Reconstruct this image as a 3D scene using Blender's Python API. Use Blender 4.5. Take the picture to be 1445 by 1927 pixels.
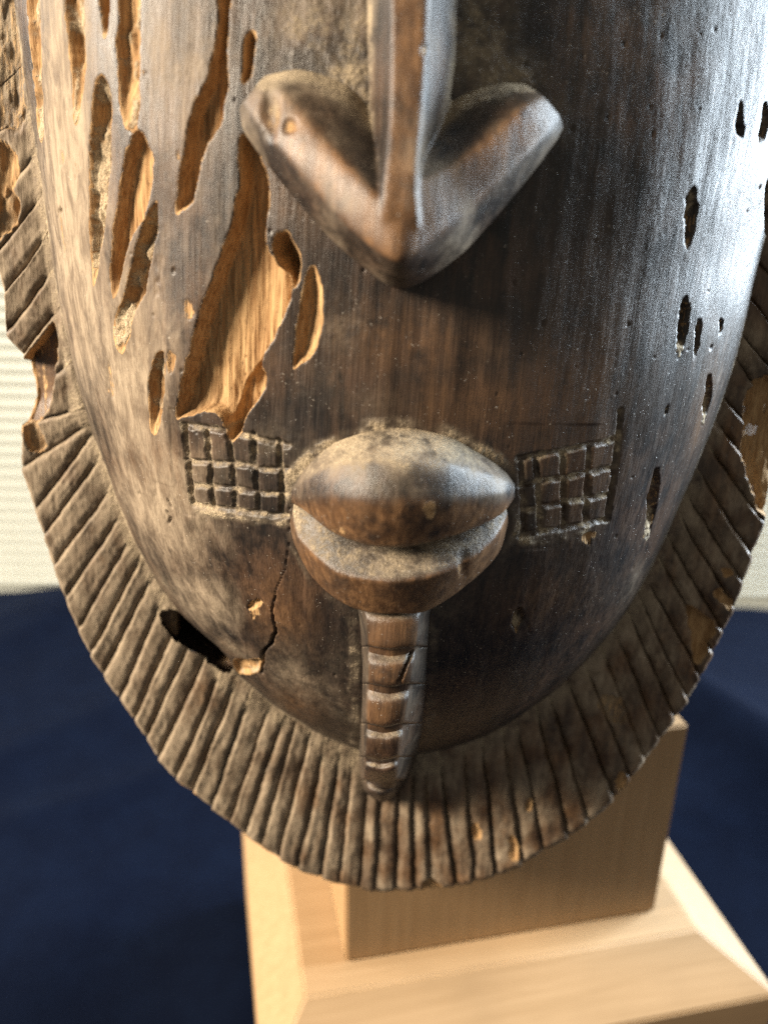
import bpy, bmesh, math, random
import numpy as np
from mathutils import Matrix, Vector

for o in list(bpy.data.objects):
    bpy.data.objects.remove(o)
scene = bpy.context.scene
COL = scene.collection
rng = np.random.RandomState(7)
random.seed(7)

# ------------------------------------------------------------------ camera
THETA = math.radians(22.0)      # looking down
ROLL = math.radians(1.2)
FPX = 1600.0                    # focal length in pixels of the 1445 x 1927 photograph
H_TOP = 236.0                   # mm from the camera down to the top of the stand's base
BASE_H = 46.0
CAM_Z = H_TOP + BASE_H          # table top is z = 0 (all mm until meshes are built)
MM = 0.001

F_ = np.array([0, math.cos(THETA), -math.sin(THETA)])
U0_ = np.array([0, math.sin(THETA), math.cos(THETA)])
R0_ = np.array([1.0, 0, 0])
R_ = R0_ * math.cos(ROLL) + U0_ * math.sin(ROLL)
U_ = -R0_ * math.sin(ROLL) + U0_ * math.cos(ROLL)
CAM = np.array([0, 0, CAM_Z])

cd = bpy.data.cameras.new("camera")
cam = bpy.data.objects.new("camera", cd)
COL.objects.link(cam)
m = Matrix(((R_[0], U_[0], -F_[0], 0), (R_[1], U_[1], -F_[1], 0), (R_[2], U_[2], -F_[2], CAM_Z * MM), (0, 0, 0, 1)))
cam.matrix_world = m
cd.sensor_fit = 'HORIZONTAL'
cd.sensor_width = 36.0
cd.lens = FPX / 1445.0 * 36.0
cd.clip_start = 0.005
cd.clip_end = 50.0
cd.dof.use_dof = True
cd.dof.focus_distance = 0.172
cd.dof.aperture_fstop = 12.0
scene.camera = cam

# ------------------------------------------------------------------ world, lamps, exposure
world = bpy.data.worlds.new("World")
scene.world = world
world.use_nodes = True
bg = world.node_tree.nodes["Background"]
bg.inputs[0].default_value = (1.0, 0.96, 0.86, 1)
bg.inputs[1].default_value = 0.30

def area(name, loc, target, w, h, power, color):
    l = bpy.data.lights.new(name, 'AREA')
    l.shape = 'RECTANGLE'
    l.size, l.size_y, l.energy, l.color = w, h, power, color
    o = bpy.data.objects.new(name, l)
    COL.objects.link(o)
    o.location = loc
    d = Vector(target) - Vector(loc)
    o.rotation_euler = d.to_track_quat('-Z', 'Y').to_euler()
    return o

# low warm sunlight through an opening on the left, a tall cool window on the right
area("sun_window_lamp", (-1.22, -0.26, 0.80), (0, 0.18, 0.28), 0.42, 0.42, 86.0, (1.0, 0.86, 0.67))
area("cool_window_lamp", (0.95, 0.54, 0.62), (0, 0.17, 0.32), 0.52, 0.95, 84.0, (0.76, 0.89, 1.0))
area("left_sky_lamp", (-0.98, 0.34, 0.72), (0, 0.17, 0.30), 0.50, 0.70, 10.0, (1.0, 0.95, 0.90))

scene.view_settings.view_transform = 'Standard'
scene.view_settings.look = 'None'
scene.view_settings.exposure = 0.0
scene.view_settings.gamma = 1.0
scene.cycles.use_denoising = False
scene.cycles.max_bounces = 6

# ------------------------------------------------------------------ helpers: noise, sdf, meshes
def _hash(ix, iy, seed):
    n = (ix.astype(np.int64) * 374761393 + iy.astype(np.int64) * 668265263 + seed * 1442695041) & 0x7fffffff
    n = ((n ^ (n >> 13)) * 1274126177) & 0x7fffffff
    n = n ^ (n >> 16)
    return (n & 0xffff) / 65535.0

def vn(x, y, seed=0):
    x = np.asarray(x, float); y = np.asarray(y, float)
    ix, iy = np.floor(x), np.floor(y)
    fx, fy = x - ix, y - iy
    fx = fx * fx * (3 - 2 * fx); fy = fy * fy * (3 - 2 * fy)
    a, b = _hash(ix, iy, seed), _hash(ix + 1, iy, seed)
    c, d = _hash(ix, iy + 1, seed), _hash(ix + 1, iy + 1, seed)
    return (a + (b - a) * fx) * (1 - fy) + (c + (d - c) * fx) * fy - 0.5

def fbm(x, y, seed=0, oct=4):
    s, a, t = 0, 1.0, 0
    for k in range(oct):
        s = s + a * vn(x * 2 ** k, y * 2 ** k, seed + k * 17); t += a; a *= 0.5
    return s / t * 2.0           # about -1..1

def ss(x, a=0.0, b=1.0):
    t = np.clip((x - a) / (b - a), 0, 1)
    return t * t * (3 - 2 * t)

def sdf_poly(P, X, Y):
    """signed distance, positive inside"""
    P = np.asarray(P, float)
    d = np.full(X.shape, 1e9); ins = np.zeros(X.shape, bool)
    n = len(P)
    for i in range(n):
        x0, y0 = P[i]; x1, y1 = P[(i + 1) % n]
        ex, ey = x1 - x0, y1 - y0
        L = ex * ex + ey * ey + 1e-12
        t = np.clip(((X - x0) * ex + (Y - y0) * ey) / L, 0, 1)
        d = np.minimum(d, (X - x0 - t * ex) ** 2 + (Y - y0 - t * ey) ** 2)
        c = ((y0 > Y) != (y1 > Y))
        with np.errstate(divide='ignore', invalid='ignore'):
            xi = ex * (Y - y0) / (ey if abs(ey) > 1e-12 else 1e-12) + x0
        ins ^= c & (X < xi)
    d = np.sqrt(d)
    return np.where(ins, d, -d)

def dist_line(P, X, Y):
    P = np.asarray(P, float); d = np.full(X.shape, 1e9)
    for i in range(len(P) - 1):
        x0, y0 = P[i]; ex, ey = P[i + 1] - P[i]
        t = np.clip(((X - x0) * ex + (Y - y0) * ey) / (ex * ex + ey * ey + 1e-12), 0, 1)
        d = np.minimum(d, (X - x0 - t * ex) ** 2 + (Y - y0 - t * ey) ** 2)
    return np.sqrt(d)

def smooth_closed(P, n=2):
    """Chaikin, closed"""
    P = np.asarray(P, float)
    for _ in range(n):
        Q = np.roll(P, -1, 0)
        P = np.stack([0.75 * P + 0.25 * Q, 0.25 * P + 0.75 * Q], 1).reshape(-1, 2)
    return P

def make_mesh(name, V, Q, mat, parent=None, attrs=None, smooth=True):
    """V in mm (n,3), Q quads (m,4)"""
    V = np.ascontiguousarray(np.asarray(V, np.float32) * MM)
    Q = np.asarray(Q, np.int32)
    me = bpy.data.meshes.new(name)
    me.vertices.add(len(V)); me.vertices.foreach_set("co", V.ravel())
    k = Q.shape[1]
    me.loops.add(Q.size); me.loops.foreach_set("vertex_index", Q.ravel())
    me.polygons.add(len(Q))
    me.polygons.foreach_set("loop_start", np.arange(0, Q.size, k, dtype=np.int32))
    me.update(calc_edges=True)
    if smooth:
        me.polygons.foreach_set("use_smooth", np.ones(len(Q), bool))
    for an, av in (attrs or {}).items():
        a = me.attributes.new(an, 'FLOAT', 'POINT')
        a.data.foreach_set("value", np.ascontiguousarray(av, dtype=np.float32).ravel())
    me.materials.append(mat)
    o = bpy.data.objects.new(name, me)
    COL.objects.link(o)
    if parent is not None:
        o.parent = parent
    return o

def compact(V, Q, attrs):
    used = np.unique(Q)
    mp = np.full(len(V), -1, np.int64); mp[used] = np.arange(len(used))
    return V[used], mp[Q], {k: a[used] for k, a in attrs.items()}

def tag(o, label=None, cat=None, group=None, kind=None):
    if label: o["label"] = label
    if cat: o["category"] = cat
    if group: o["group"] = group
    if kind: o["kind"] = kind
    return o

def empty(name, loc=(0, 0, 0)):
    o = bpy.data.objects.new(name, None)
    COL.objects.link(o)
    o.location = loc
    o.empty_display_size = 0.01
    return o

# ------------------------------------------------------------------ mask frame
TAU = math.radians(6.0)         # the mask leans back a little
MROLL = math.radians(2.6)       # and is hung slightly askew
mN = np.array([0, -math.cos(TAU), math.sin(TAU)])
mV0 = np.array([0, math.sin(TAU), math.cos(TAU)])
mU0 = np.array([1.0, 0, 0])
mU = mU0 * math.cos(MROLL) - mV0 * math.sin(MROLL)
mV = mU0 * math.sin(MROLL) + mV0 * math.cos(MROLL)
def ray(px, py):
    px = np.asarray(px, float); py = np.asarray(py, float)
    return F_ + R_ * ((px - 722.5) / FPX)[..., None] - U_ * ((py - 963.5) / FPX)[..., None]
RIM_DIST = 205.0
mO = CAM + ray(738, 963.5) * RIM_DIST     # origin of the mask frame on the rim plane

def to_mask(X):
    d = X - mO
    return np.stack([d @ mU, d @ mV, d @ mN], -1)

def px_at_w(px, py, w):
    """mask coordinates where the sight line of a photo point crosses height w"""
    r = ray(px, py); c = to_mask(CAM)
    du, dv, dw = r @ mU, r @ mV, r @ mN
    t = (np.asarray(w) - c[2]) / dw
    return np.stack([c[0] + du * t, c[1] + dv * t], -1)

# --- egg shaped junction between face and rim (traced low edge, guessed closed forehead)
JPX = [(60,180),(78,330),(100,470),(127,640),(152,740),(187,850),(225,950),(265,1045),(315,1125),(375,1195),(440,1262),
       (520,1330),(600,1385),(670,1415),(730,1425),(810,1420),(900,1392),(1000,1335),(1080,1265),(1150,1190),(1200,1115),
       (1250,1012),(1290,920),(1322,845),(1352,765),(1387,660),(1407,575),(1428,480),(1446,380)]
J = px_at_w(np.array([p[0] for p in JPX]), np.array([p[1] for p in JPX]), 0.0)
V0C = 38.0
top_pts = [(84,105),(83,125),(76,155),(58,185),(32,203),(0,209),(-32,203),(-58,185),(-76,155),(-84,125),(-85,105)]
J = np.vstack([J, np.array(top_pts, float)])
ang = np.arctan2(J[:, 1] - V0C, J[:, 0]); rad = np.hypot(J[:, 0], J[:, 1] - V0C)
o_ = np.argsort(ang); ang, rad = ang[o_], rad[o_]
_A = np.linspace(-math.pi, math.pi, 721)
_R = np.interp(_A, np.r_[ang - 2 * math.pi, ang, ang + 2 * math.pi], np.r_[rad, rad, rad])
ker = np.exp(-0.5 * (np.arange(-30, 31) / 9.0) ** 2); ker /= ker.sum()
_R = np.convolve(np.r_[_R[-31:-1], _R, _R[1:31]], ker, 'valid')
def rnorm(u, v):
    a = np.arctan2(v - V0C, u)
    return np.hypot(u, v - V0C) / np.interp(a, _A, _R)
HD = 46.0
def dome(u, v):
    r2 = rnorm(u, v) ** 2
    return HD * (0.62 * (1 - r2) + 0.38 * (1 - r2 ** 3))
def base_w(u, v):
    return np.maximum(dome(u, v), 0.0)

def surf(px, py, h=0.0):
    """photo point -> (u,v) on the face surface raised by h"""
    px = np.asarray(px, float); py = np.asarray(py, float)
    h = np.broadcast_to(np.asarray(h, float), px.shape)
    r = ray(px, py); c = to_mask(CAM)
    du, dv, dw = r @ mU, r @ mV, r @ mN
    ta = (HD + 40 - c[2]) / dw; tb = (-6 + np.minimum(h, 0) - c[2]) / dw
    lo, hi = ta.copy(), tb.copy()
    # coarse march to the first crossing, then bisection
    n = 60
    found = np.zeros(px.shape, bool); prev = ta.copy()
    for k in range(1, n + 1):
        t = ta + (tb - ta) * k / n
        g = c[2] + dw * t - base_w(c[0] + du * t, c[1] + dv * t) - h
        newly = (~found) & (g < 0)
        lo = np.where(newly, prev, lo); hi = np.where(newly, t, hi)
        found |= newly; prev = t
    for k in range(30):
        t = 0.5 * (lo + hi)
        g = c[2] + dw * t - base_w(c[0] + du * t, c[1] + dv * t) - h
        lo = np.where(g > 0, t, lo); hi = np.where(g > 0, hi, t)
    t = 0.5 * (lo + hi)
    return np.stack([c[0] + du * t, c[1] + dv * t], -1)

def S(pts, h=0.0):
    a = np.asarray(pts, float)
    return surf(a[:, 0], a[:, 1], h)

# ------------------------------------------------------------------ materials
def nodes_of(name):
    mt = bpy.data.materials.new(name)
    mt.use_nodes = True
    nt = mt.node_tree
    b = nt.nodes["Principled BSDF"]
    return mt, nt, b

class NT:
    def __init__(s, nt): s.nt = nt
    def n(s, t, **kw):
        x = s.nt.nodes.new(t)
        for k, v in kw.items(): setattr(x, k, v)
        return x
    def link(s, a, b): s.nt.links.new(a, b)
    def val(s, sock, v):
        if hasattr(v, "is_output"): s.link(v, sock)
        else: sock.default_value = v
    def math(s, op, a, b=0.0, clamp=False):
        x = s.n("ShaderNodeMath", operation=op); x.use_clamp = clamp
        s.val(x.inputs[0], a); s.val(x.inputs[1], b)
        return x.outputs[0]
    def mix(s, f, a, b):
        x = s.n("ShaderNodeMix", data_type='RGBA')
        s.val(x.inputs[0], f)
        for i, c in ((6, a), (7, b)):
            if hasattr(c, "is_output"): s.link(c, x.inputs[i])
            else: x.inputs[i].default_value = (*c, 1)
        return x.outputs[2]
    def fmix(s, f, a, b):
        x = s.n("ShaderNodeMix", data_type='FLOAT')
        s.val(x.inputs[0], f); s.val(x.inputs[2], a); s.val(x.inputs[3], b)
        return x.outputs[0]
    def coords(s, scale):
        tc = s.n("ShaderNodeTexCoord"); mp = s.n("ShaderNodeMapping")
        mp.inputs["Scale"].default_value = scale
        s.link(tc.outputs["Object"], mp.inputs[0])
        return mp.outputs[0]
    def noise(s, vec, scale=1.0, detail=4.0, rough=0.55, dist=0.0):
        x = s.n("ShaderNodeTexNoise")
        x.inputs["Scale"].default_value = scale; x.inputs["Detail"].default_value = detail
        x.inputs["Roughness"].default_value = rough; x.inputs["Distortion"].default_value = dist
        s.link(vec, x.inputs["Vector"])
        return x.outputs[0]
    def ramp(s, f, a, b):
        x = s.n("ShaderNodeMapRange", interpolation_type='SMOOTHSTEP')
        s.val(x.inputs[0], f); x.inputs[1].default_value = min(a, b); x.inputs[2].default_value = max(a, b)
        if a > b: x.inputs[3].default_value = 1.0; x.inputs[4].default_value = 0.0
        return x.outputs[0]
    def attr(s, name):
        return s.n("ShaderNodeAttribute", attribute_name=name).outputs["Fac"]

def mask_material(name="carved_wood"):
    mt, nt, b = nodes_of(name)
    g = NT(nt)
    iso = g.coords((1, 1, 1))
    grainv = g.coords((1.0, 0.022, 1.0))
    grain = g.noise(grainv, 2600, 5, 0.65)
    grain2 = g.noise(grainv, 700, 4, 0.6, 0.3)
    blot = g.noise(iso, 38, 5, 0.6)
    blot2 = g.noise(g.coords((1, 0.5, 1)), 110, 4, 0.6)
    grit = g.noise(iso, 3600, 2, 0.7)
    grit2 = g.noise(iso, 1500, 3, 0.7)
    clump = g.noise(iso, 420, 4, 0.65)
    raw, dust, worn = g.attr("raw"), g.attr("dust"), g.attr("worn")
    # old dark patina, red brown where rubbed
    mott = g.noise(g.coords((1, 0.4, 1)), 260, 7, 0.72, 0.4)
    mixv = g.math('ADD', g.math('MULTIPLY', mott, 0.72), g.math('MULTIPLY', grain2, 0.28))
    c = g.mix(g.ramp(mixv, 0.36, 0.64), (0.0085, 0.0076, 0.0072), (0.038, 0.0265, 0.0198))
    c = g.mix(g.math('MULTIPLY', g.ramp(blot, 0.46, 0.64), g.ramp(mixv, 0.36, 0.58)), c, (0.060, 0.0345, 0.0215))
    c = g.mix(g.math('MULTIPLY', g.ramp(blot2, 0.52, 0.70), 0.75), c, (0.0105, 0.0090, 0.0092))
    c = g.mix(g.math('MULTIPLY', g.ramp(grain, 0.54, 0.40), 0.45), c, (0.0065, 0.0055, 0.0055))
    wornc = g.mix(g.ramp(grain2, 0.35, 0.7), (0.078, 0.040, 0.019), (0.175, 0.093, 0.043))
    wf = g.math('MULTIPLY', worn, g.ramp(g.math('ADD', g.math('MULTIPLY', clump, 0.5), g.math('MULTIPLY', blot2, 0.5)), 0.27, 0.56), True)
    c = g.mix(wf, c, wornc)
    # pale, matt tone mixed over the patina where film is high
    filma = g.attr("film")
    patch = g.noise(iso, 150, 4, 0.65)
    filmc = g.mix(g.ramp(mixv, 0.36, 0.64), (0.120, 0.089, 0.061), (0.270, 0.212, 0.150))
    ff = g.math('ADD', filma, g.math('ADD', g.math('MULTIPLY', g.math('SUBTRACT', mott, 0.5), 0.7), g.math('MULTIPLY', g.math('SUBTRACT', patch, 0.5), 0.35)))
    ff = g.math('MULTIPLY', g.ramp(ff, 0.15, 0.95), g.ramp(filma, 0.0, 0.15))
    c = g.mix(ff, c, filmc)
    # freshly exposed wood
    streak = g.noise(g.coords((1.0, 0.07, 1.0)), 1500, 6, 0.65, 0.5)
    rawc = g.mix(g.ramp(streak, 0.30, 0.70), (0.22, 0.118, 0.050), (0.42, 0.268, 0.130))
    rawc = g.mix(g.math('MULTIPLY', g.ramp(g.noise(g.coords((1, 0.16, 1)), 2600, 3, 0.6), 0.58, 0.70), 0.8), rawc, (0.090, 0.045, 0.020))
    rawc = g.mix(g.math('MULTIPLY', g.ramp(blot2, 0.48, 0.7), 0.5), rawc, (0.135, 0.075, 0.035))
    rf = g.math('ADD', raw, g.math('MULTIPLY', g.math('SUBTRACT', streak, 0.5), 1.0))
    rf = g.ramp(g.math('ADD', rf, g.math('MULTIPLY', g.math('SUBTRACT', clump, 0.5), 0.5)), 0.42, 0.58)
    c = g.mix(rf, c, rawc)
    # dust lying in the hollows
    dn = g.math('ADD', g.math('ADD', g.math('MULTIPLY', grit2, 0.40), g.math('MULTIPLY', clump, 0.35)), g.math('MULTIPLY', patch, 0.25))
    df = g.ramp(g.math('ADD', dust, g.math('MULTIPLY', g.math('SUBTRACT', dn, 0.5), 2.4)), 0.48, 1.02)
    df = g.math('MULTIPLY', df, g.fmix(g.ramp(dust, 0.0, 0.12), 0.25, 0.92))
    film = g.math('MULTIPLY', g.ramp(dust, 0.03, 0.8), g.fmix(g.ramp(g.math('ADD', g.math('MULTIPLY', patch, 0.6), g.math('MULTIPLY', clump, 0.4)), 0.38, 0.60), 0.15, 0.8))
    c = g.mix(film, c, (0.185, 0.145, 0.100))
    dustc = g.mix(g.ramp(grit, 0.32, 0.68), (0.145, 0.112, 0.073), (0.42, 0.335, 0.225))
    c = g.mix(df, c, dustc)
    # loose bright grains scattered everywhere
    sp = g.noise(iso, 2100, 1.0, 0.5)
    spot = g.math('MULTIPLY', g.ramp(sp, 0.70, 0.76), g.ramp(g.noise(iso, 240, 2, 0.6), 0.42, 0.62))
    spot = g.math('MULTIPLY', spot, g.math('SUBTRACT', 1.0, rf))
    c = g.mix(g.math('MULTIPLY', spot, 0.6), c, (0.40, 0.35, 0.29))
    g.link(c, b.inputs["Base Color"])
    rough = g.fmix(ff, g.fmix(g.ramp(grain, 0.3, 0.7), 0.30, 0.44), 0.70)
    rough = g.fmix(rf, rough, 0.72)
    rough = g.fmix(film, rough, 0.62)
    rough = g.fmix(df, rough, 0.95)
    g.link(rough, b.inputs["Roughness"])
    spec = g.fmix(g.math('MAXIMUM', g.math('MAXIMUM', df, ff), rf), 0.30, 0.10)
    g.link(spec, b.inputs["Specular IOR Level"])
    # relief
    hgt = g.math('MULTIPLY', grain, 0.8)
    hgt = g.math('ADD', hgt, g.math('MULTIPLY', streak, g.math('MULTIPLY', rf, 1.1)))
    hgt = g.math('ADD', hgt, g.math('MULTIPLY', g.math('MULTIPLY', grit2, df), 1.7))
    hgt = g.math('ADD', hgt, g.math('MULTIPLY', grit, 0.13))
    hgt = g.math('ADD', hgt, g.math('MULTIPLY', spot, 0.5))
    bp = g.n("ShaderNodeBump")
    bp.inputs["Strength"].default_value = 0.62
    bp.inputs["Distance"].default_value = 0.00028
    g.link(hgt, bp.inputs["Height"])
    g.link(bp.outputs[0], b.inputs["Normal"])
    return mt

def pale_wood(name, c0, c1, axis_scale):
    mt, nt, b = nodes_of(name)
    g = NT(nt)
    v = g.coords(axis_scale)
    a = g.noise(v, 420, 5, 0.6, 0.3)
    k = g.noise(g.coords((1, 1, 1)), 22, 3, 0.5)
    fine = g.noise(v, 1900, 3, 0.6)
    c = g.mix(g.ramp(a, 0.3, 0.7), c0, c1)
    c = g.mix(g.math('MULTIPLY', g.ramp(k, 0.45, 0.7), 0.3), c, tuple(x * 0.72 for x in c0))
    c = g.mix(g.math('MULTIPLY', g.ramp(fine, 0.6, 0.72), 0.18), c, tuple(x * 0.6 for x in c0))
    g.link(c, b.inputs["Base Color"])
    b.inputs["Roughness"].default_value = 0.55
    b.inputs["Specular IOR Level"].default_value = 0.3
    bp = g.n("ShaderNodeBump"); bp.inputs["Strength"].default_value = 0.35; bp.inputs["Distance"].default_value = 0.0002
    g.link(a, bp.inputs["Height"]); g.link(bp.outputs[0], b.inputs["Normal"])
    return mt

M_MASK = mask_material()
M_POST = pale_wood("beech_post", (0.255, 0.152, 0.070), (0.295, 0.182, 0.088), (1, 1, 0.05))
M_BASE = pale_wood("beech_base", (0.27, 0.170, 0.084), (0.31, 0.200, 0.104), (0.05, 1, 1))

def cloth_material():
    mt, nt, b = nodes_of("navy_cloth")
    g = NT(nt)
    w1 = g.n("ShaderNodeTexWave"); w1.inputs["Scale"].default_value = 420; w1.bands_direction = 'X'
    w2 = g.n("ShaderNodeTexWave"); w2.inputs["Scale"].default_value = 420; w2.bands_direction = 'Y'
    iso = g.coords((1, 1, 1))
    g.link(iso, w1.inputs[0]); g.link(iso, w2.inputs[0])
    wv = g.math('ADD', w1.outputs[1], w2.outputs[1])
    n = g.noise(iso, 60, 4, 0.6)
    c = g.mix(g.ramp(n, 0.3, 0.75), (0.0008, 0.0020, 0.0070), (0.0013, 0.0031, 0.0098))
    g.link(c, b.inputs["Base Color"])
    b.inputs["Roughness"].default_value = 0.85
    b.inputs["Specular IOR Level"].default_value = 0.03
    b.inputs["Sheen Weight"].default_value = 0.015
    b.inputs["Sheen Tint"].default_value = (0.45, 0.6, 1, 1)
    bp = g.n("ShaderNodeBump"); bp.inputs["Strength"].default_value = 0.4; bp.inputs["Distance"].default_value = 0.0002
    g.link(wv, bp.inputs["Height"]); g.link(bp.outputs[0], b.inputs["Normal"])
    return mt
M_CLOTH = cloth_material()

def paint_material():
    mt, nt, b = nodes_of("white_paint")
    g = NT(nt)
    n = g.noise(g.coords((1, 1, 1)), 15, 4, 0.6)
    c = g.mix(g.ramp(n, 0.35, 0.7), (0.37, 0.38, 0.335), (0.43, 0.44, 0.395))
    g.link(c, b.inputs["Base Color"])
    b.inputs["Roughness"].default_value = 0.5
    return mt
M_WHITE = paint_material()

# ------------------------------------------------------------------ setting: cloth covered table, ribbed white wall
def on_plane(px, py, z):
    r = ray(np.array(px, float), np.array(py, float))
    return CAM + r * ((z - CAM_Z) / r[2])
eL, eR = on_plane(60, 1098, 0), on_plane(1420, 1122, 0)
ed = (eR - eL)[:2]; ed /= np.linalg.norm(ed); en = np.array([-ed[1], ed[0]])   # along / away
mid = 0.5 * (eL + eR)[:2]
nx, ny = 220, 190
sx = np.linspace(-700, 700, nx); sy = np.linspace(-620, 0, ny)
GX, GY = np.meshgrid(sx, sy)
fold = 11.0 * fbm(GX / 150 + 0.4 * GY / 150, GY / 260, 3, 3) + 2.0 * fbm(GX / 60, GY / 110, 9, 3)
# keep it flat under the stand
WX = mid[0] + ed[0] * GX + en[0] * GY; WY = mid[1] + ed[1] * GX + en[1] * GY
near = np.exp(-(((WX - 45) / 120) ** 2 + ((WY - 235) / 110) ** 2) ** 2)
fold = fold * (1 - near) - 4.0
ridge = 22 * np.exp(-((GX - 235 + 0.55 * (GY + 260)) / 26) ** 2) * ss(GX, 120, 180)
fold += ridge * (1 - near)
for (cx, sl_, wd, am) in ((-260, 0.9, 30, 9), (-330, 0.5, 24, 7), (-190, 1.3, 22, 6), (-120, 0.2, 30, 6), (-420, 0.8, 40, 10), (300, -0.9, 26, 9), (180, -0.3, 22, 6)):
    fold += 0.5 * am * np.exp(-(np.abs(GX - cx - sl_ * (GY + 240) + 14 * fbm(GX / 90, GY / 90, 12, 2)) / wd) ** 1.4) * (1 - near)
V = np.stack([WX, WY, fold], -1).reshape(-1, 3)
I = np.arange(nx * ny).reshape(ny, nx)
Q = np.stack([I[:-1, :-1], I[:-1, 1:], I[1:, 1:], I[1:, :-1]], -1).reshape(-1, 4)
cl = make_mesh("table_cloth", V, Q, M_CLOTH)
cl.modifiers.new("thick", 'SOLIDIFY').thickness = 0.0012
tag(cl, "navy blue cotton cloth spread under the pale wooden stand", "cloth")

# white wall of horizontal ribs just behind the cloth
wall_o = mid + en * 16.0
wall = empty("wall", (wall_o[0] * MM, wall_o[1] * MM, -0.12))
wall.rotation_euler = (0, 0, math.atan2(ed[1], ed[0]))
tag(wall, kind="structure")
bm = bmesh.new()
bmesh.ops.create_cube(bm, size=1.0)
for v_ in bm.verts: v_.co = Vector((v_.co.x * 1.2, v_.co.y * 0.010 + 0.009, v_.co.z * 0.62 + 0.31))
me = bpy.data.meshes.new("wall_panel"); bm.to_mesh(me); bm.free(); me.materials.append(M_WHITE)
wp = bpy.data.objects.new("wall_panel", me); COL.objects.link(wp); wp.parent = wall
PITCH = 8.4
prof = [(4.0, 0.0), (2.0, 0.15), (0.6, 0.9), (0.0, 2.2), (0.0, 4.2), (0.8, 5.8), (2.4, 6.6), (4.0, 6.8)]
xs = (-600.0, 600.0)
SV = [(x, p[0], p[1]) for p in prof for x in xs]
SQ = [(2 * i, 2 * i + 1, 2 * i + 3, 2 * i + 2) for i in range(len(prof) - 1)]
slat0 = None
for k in range(52):
    if slat0 is None:
        slat0 = s = make_mesh("slat", SV, SQ, M_WHITE, wall)
    else:
        s = slat0.copy(); COL.objects.link(s); s.parent = wall
    s.location = (0, 0, (110 + k * PITCH) * MM)

# ------------------------------------------------------------------ stand
def stand():
    BL, BR = on_plane(650, 1812, BASE_H), on_plane(1232, 1715, BASE_H)
    d = (BR - BL)[:2]; wdt = np.linalg.norm(d); d /= wdt; n = np.array([-d[1], d[0]])
    fl, fr = on_plane(573, 1871, BASE_H), on_plane(1318, 1756, BASE_H)
    def loc(p): q = p[:2] - BL[:2]; return np.array([q @ d, q @ n])
    a, b2 = loc(fl), loc(fr)
    yf = 0.5 * (a[1] + b2[1])
    x0, x1 = a[0], b2[0]
    depth = 52.0
    root = empty("display_stand", (BL[0] * MM, BL[1] * MM, 0))
    root.rotation_euler = (0, 0, math.atan2(d[1], d[0]))
    tag(root, "pale wooden stand with a square post on a sloping foot, behind the mask", "stand")
    # post
    top = on_plane(1270, 1365, BASE_H)  # height from the visible corner
    r = ray(np.array(1270.0), np.array(1365.0))
    t = (BR[1] - CAM[1]) / r[1]
    hp = CAM_Z + r[2] * t - BASE_H
    bm = bmesh.new(); bmesh.ops.create_cube(bm, size=1.0)
    for v_ in bm.verts:
        v_.co = Vector(((v_.co.x + 0.5) * wdt, (v_.co.y + 0.5) * depth, BASE_H + 0.05 + (v_.co.z + 0.5) * hp)) * MM
    bmesh.ops.bevel(bm, geom=bm.edges[:], offset=0.0007, segments=3, affect='EDGES')
    me = bpy.data.meshes.new("post"); bm.to_mesh(me); bm.free(); me.materials.append(M_POST)
    po = bpy.data.objects.new("post", me); COL.objects.link(po); po.parent = root
    # plinth: bevelled slab
    slope_h, run = 15.0, 17.0
    yb = depth + 14.0
    ring = lambda x0, x1, y0, y1, z: [(x0, y0, z), (x1, y0, z), (x1, y1, z), (x0, y1, z)]
    e = run
    Vv = ring(x0 - e + 2.5, x1 + e + 4.5, yf - e, yb + e, 0.3) + ring(x0 - e + 2.5, x1 + e + 4.5, yf - e, yb + e, BASE_H - slope_h) + ring(x0, x1, yf, yb, BASE_H)
    Fc = [(3, 2, 1, 0), (8, 9, 10, 11)]
    for k in (0, 4):
        for i in range(4):
            j = (i + 1) % 4
            Fc.append((k + i, k + j, k + 4 + j, k + 4 + i))
    bm = bmesh.new()
    vs = [bm.verts.new(Vector(p) * MM) for p in Vv]
    for f in Fc: bm.faces.new([vs[i] for i in f])
    bmesh.ops.bevel(bm, geom=bm.edges[:], offset=0.0007, segments=3, affect='EDGES')
    me = bpy.data.meshes.new("plinth"); bm.to_mesh(me); bm.free(); me.materials.append(M_BASE)
    pl = bpy.data.objects.new("plinth", me); COL.objects.link(pl); pl.parent = root
    print("STAND", wdt, hp, x0, x1, yf, BL, BR)
stand()

# ------------------------------------------------------------------ the mask
mask = bpy.data.objects.new("carved_mask", None); COL.objects.link(mask)
mask.empty_display_size = 0.02
mask.matrix_world = Matrix(((mU[0], mV[0], mN[0], mO[0] * MM), (mU[1], mV[1], mN[1], mO[1] * MM), (mU[2], mV[2], mN[2], mO[2] * MM), (0, 0, 0, 1)))
tag(mask, "old dark brown carved wooden mask with worm channels and a grooved rim", "mask")

# ---- face: fine grid
step = 0.26
v_vis = px_at_w(722, -40, HD)[1] + 6
vv = np.r_[np.arange(-97, v_vis, step), v_vis + np.cumsum(np.linspace(0.3, 6.0, 36))]
vv = vv[vv < 214]
uu = np.arange(-93, 93.01, step)
UU, VV = np.meshgrid(uu, vv)
W0 = dome(UU, VV)
RN = rnorm(UU, VV)
disp = np.zeros_like(W0)          # along the normal, mm, positive inwards
raw = np.zeros_like(W0); dust = np.zeros_like(W0); worn = np.zeros_like(W0); film = np.zeros_like(W0)

def sub(P, pad):
    lo, hi = P.min(0) - pad, P.max(0) + pad
    i0, i1 = np.searchsorted(vv, lo[1]), np.searchsorted(vv, hi[1])
    j0, j1 = np.searchsorted(uu, lo[0]), np.searchsorted(uu, hi[0])
    return slice(max(i0, 0), max(i1, 1)), slice(max(j0, 0), max(j1, 1))

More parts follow.
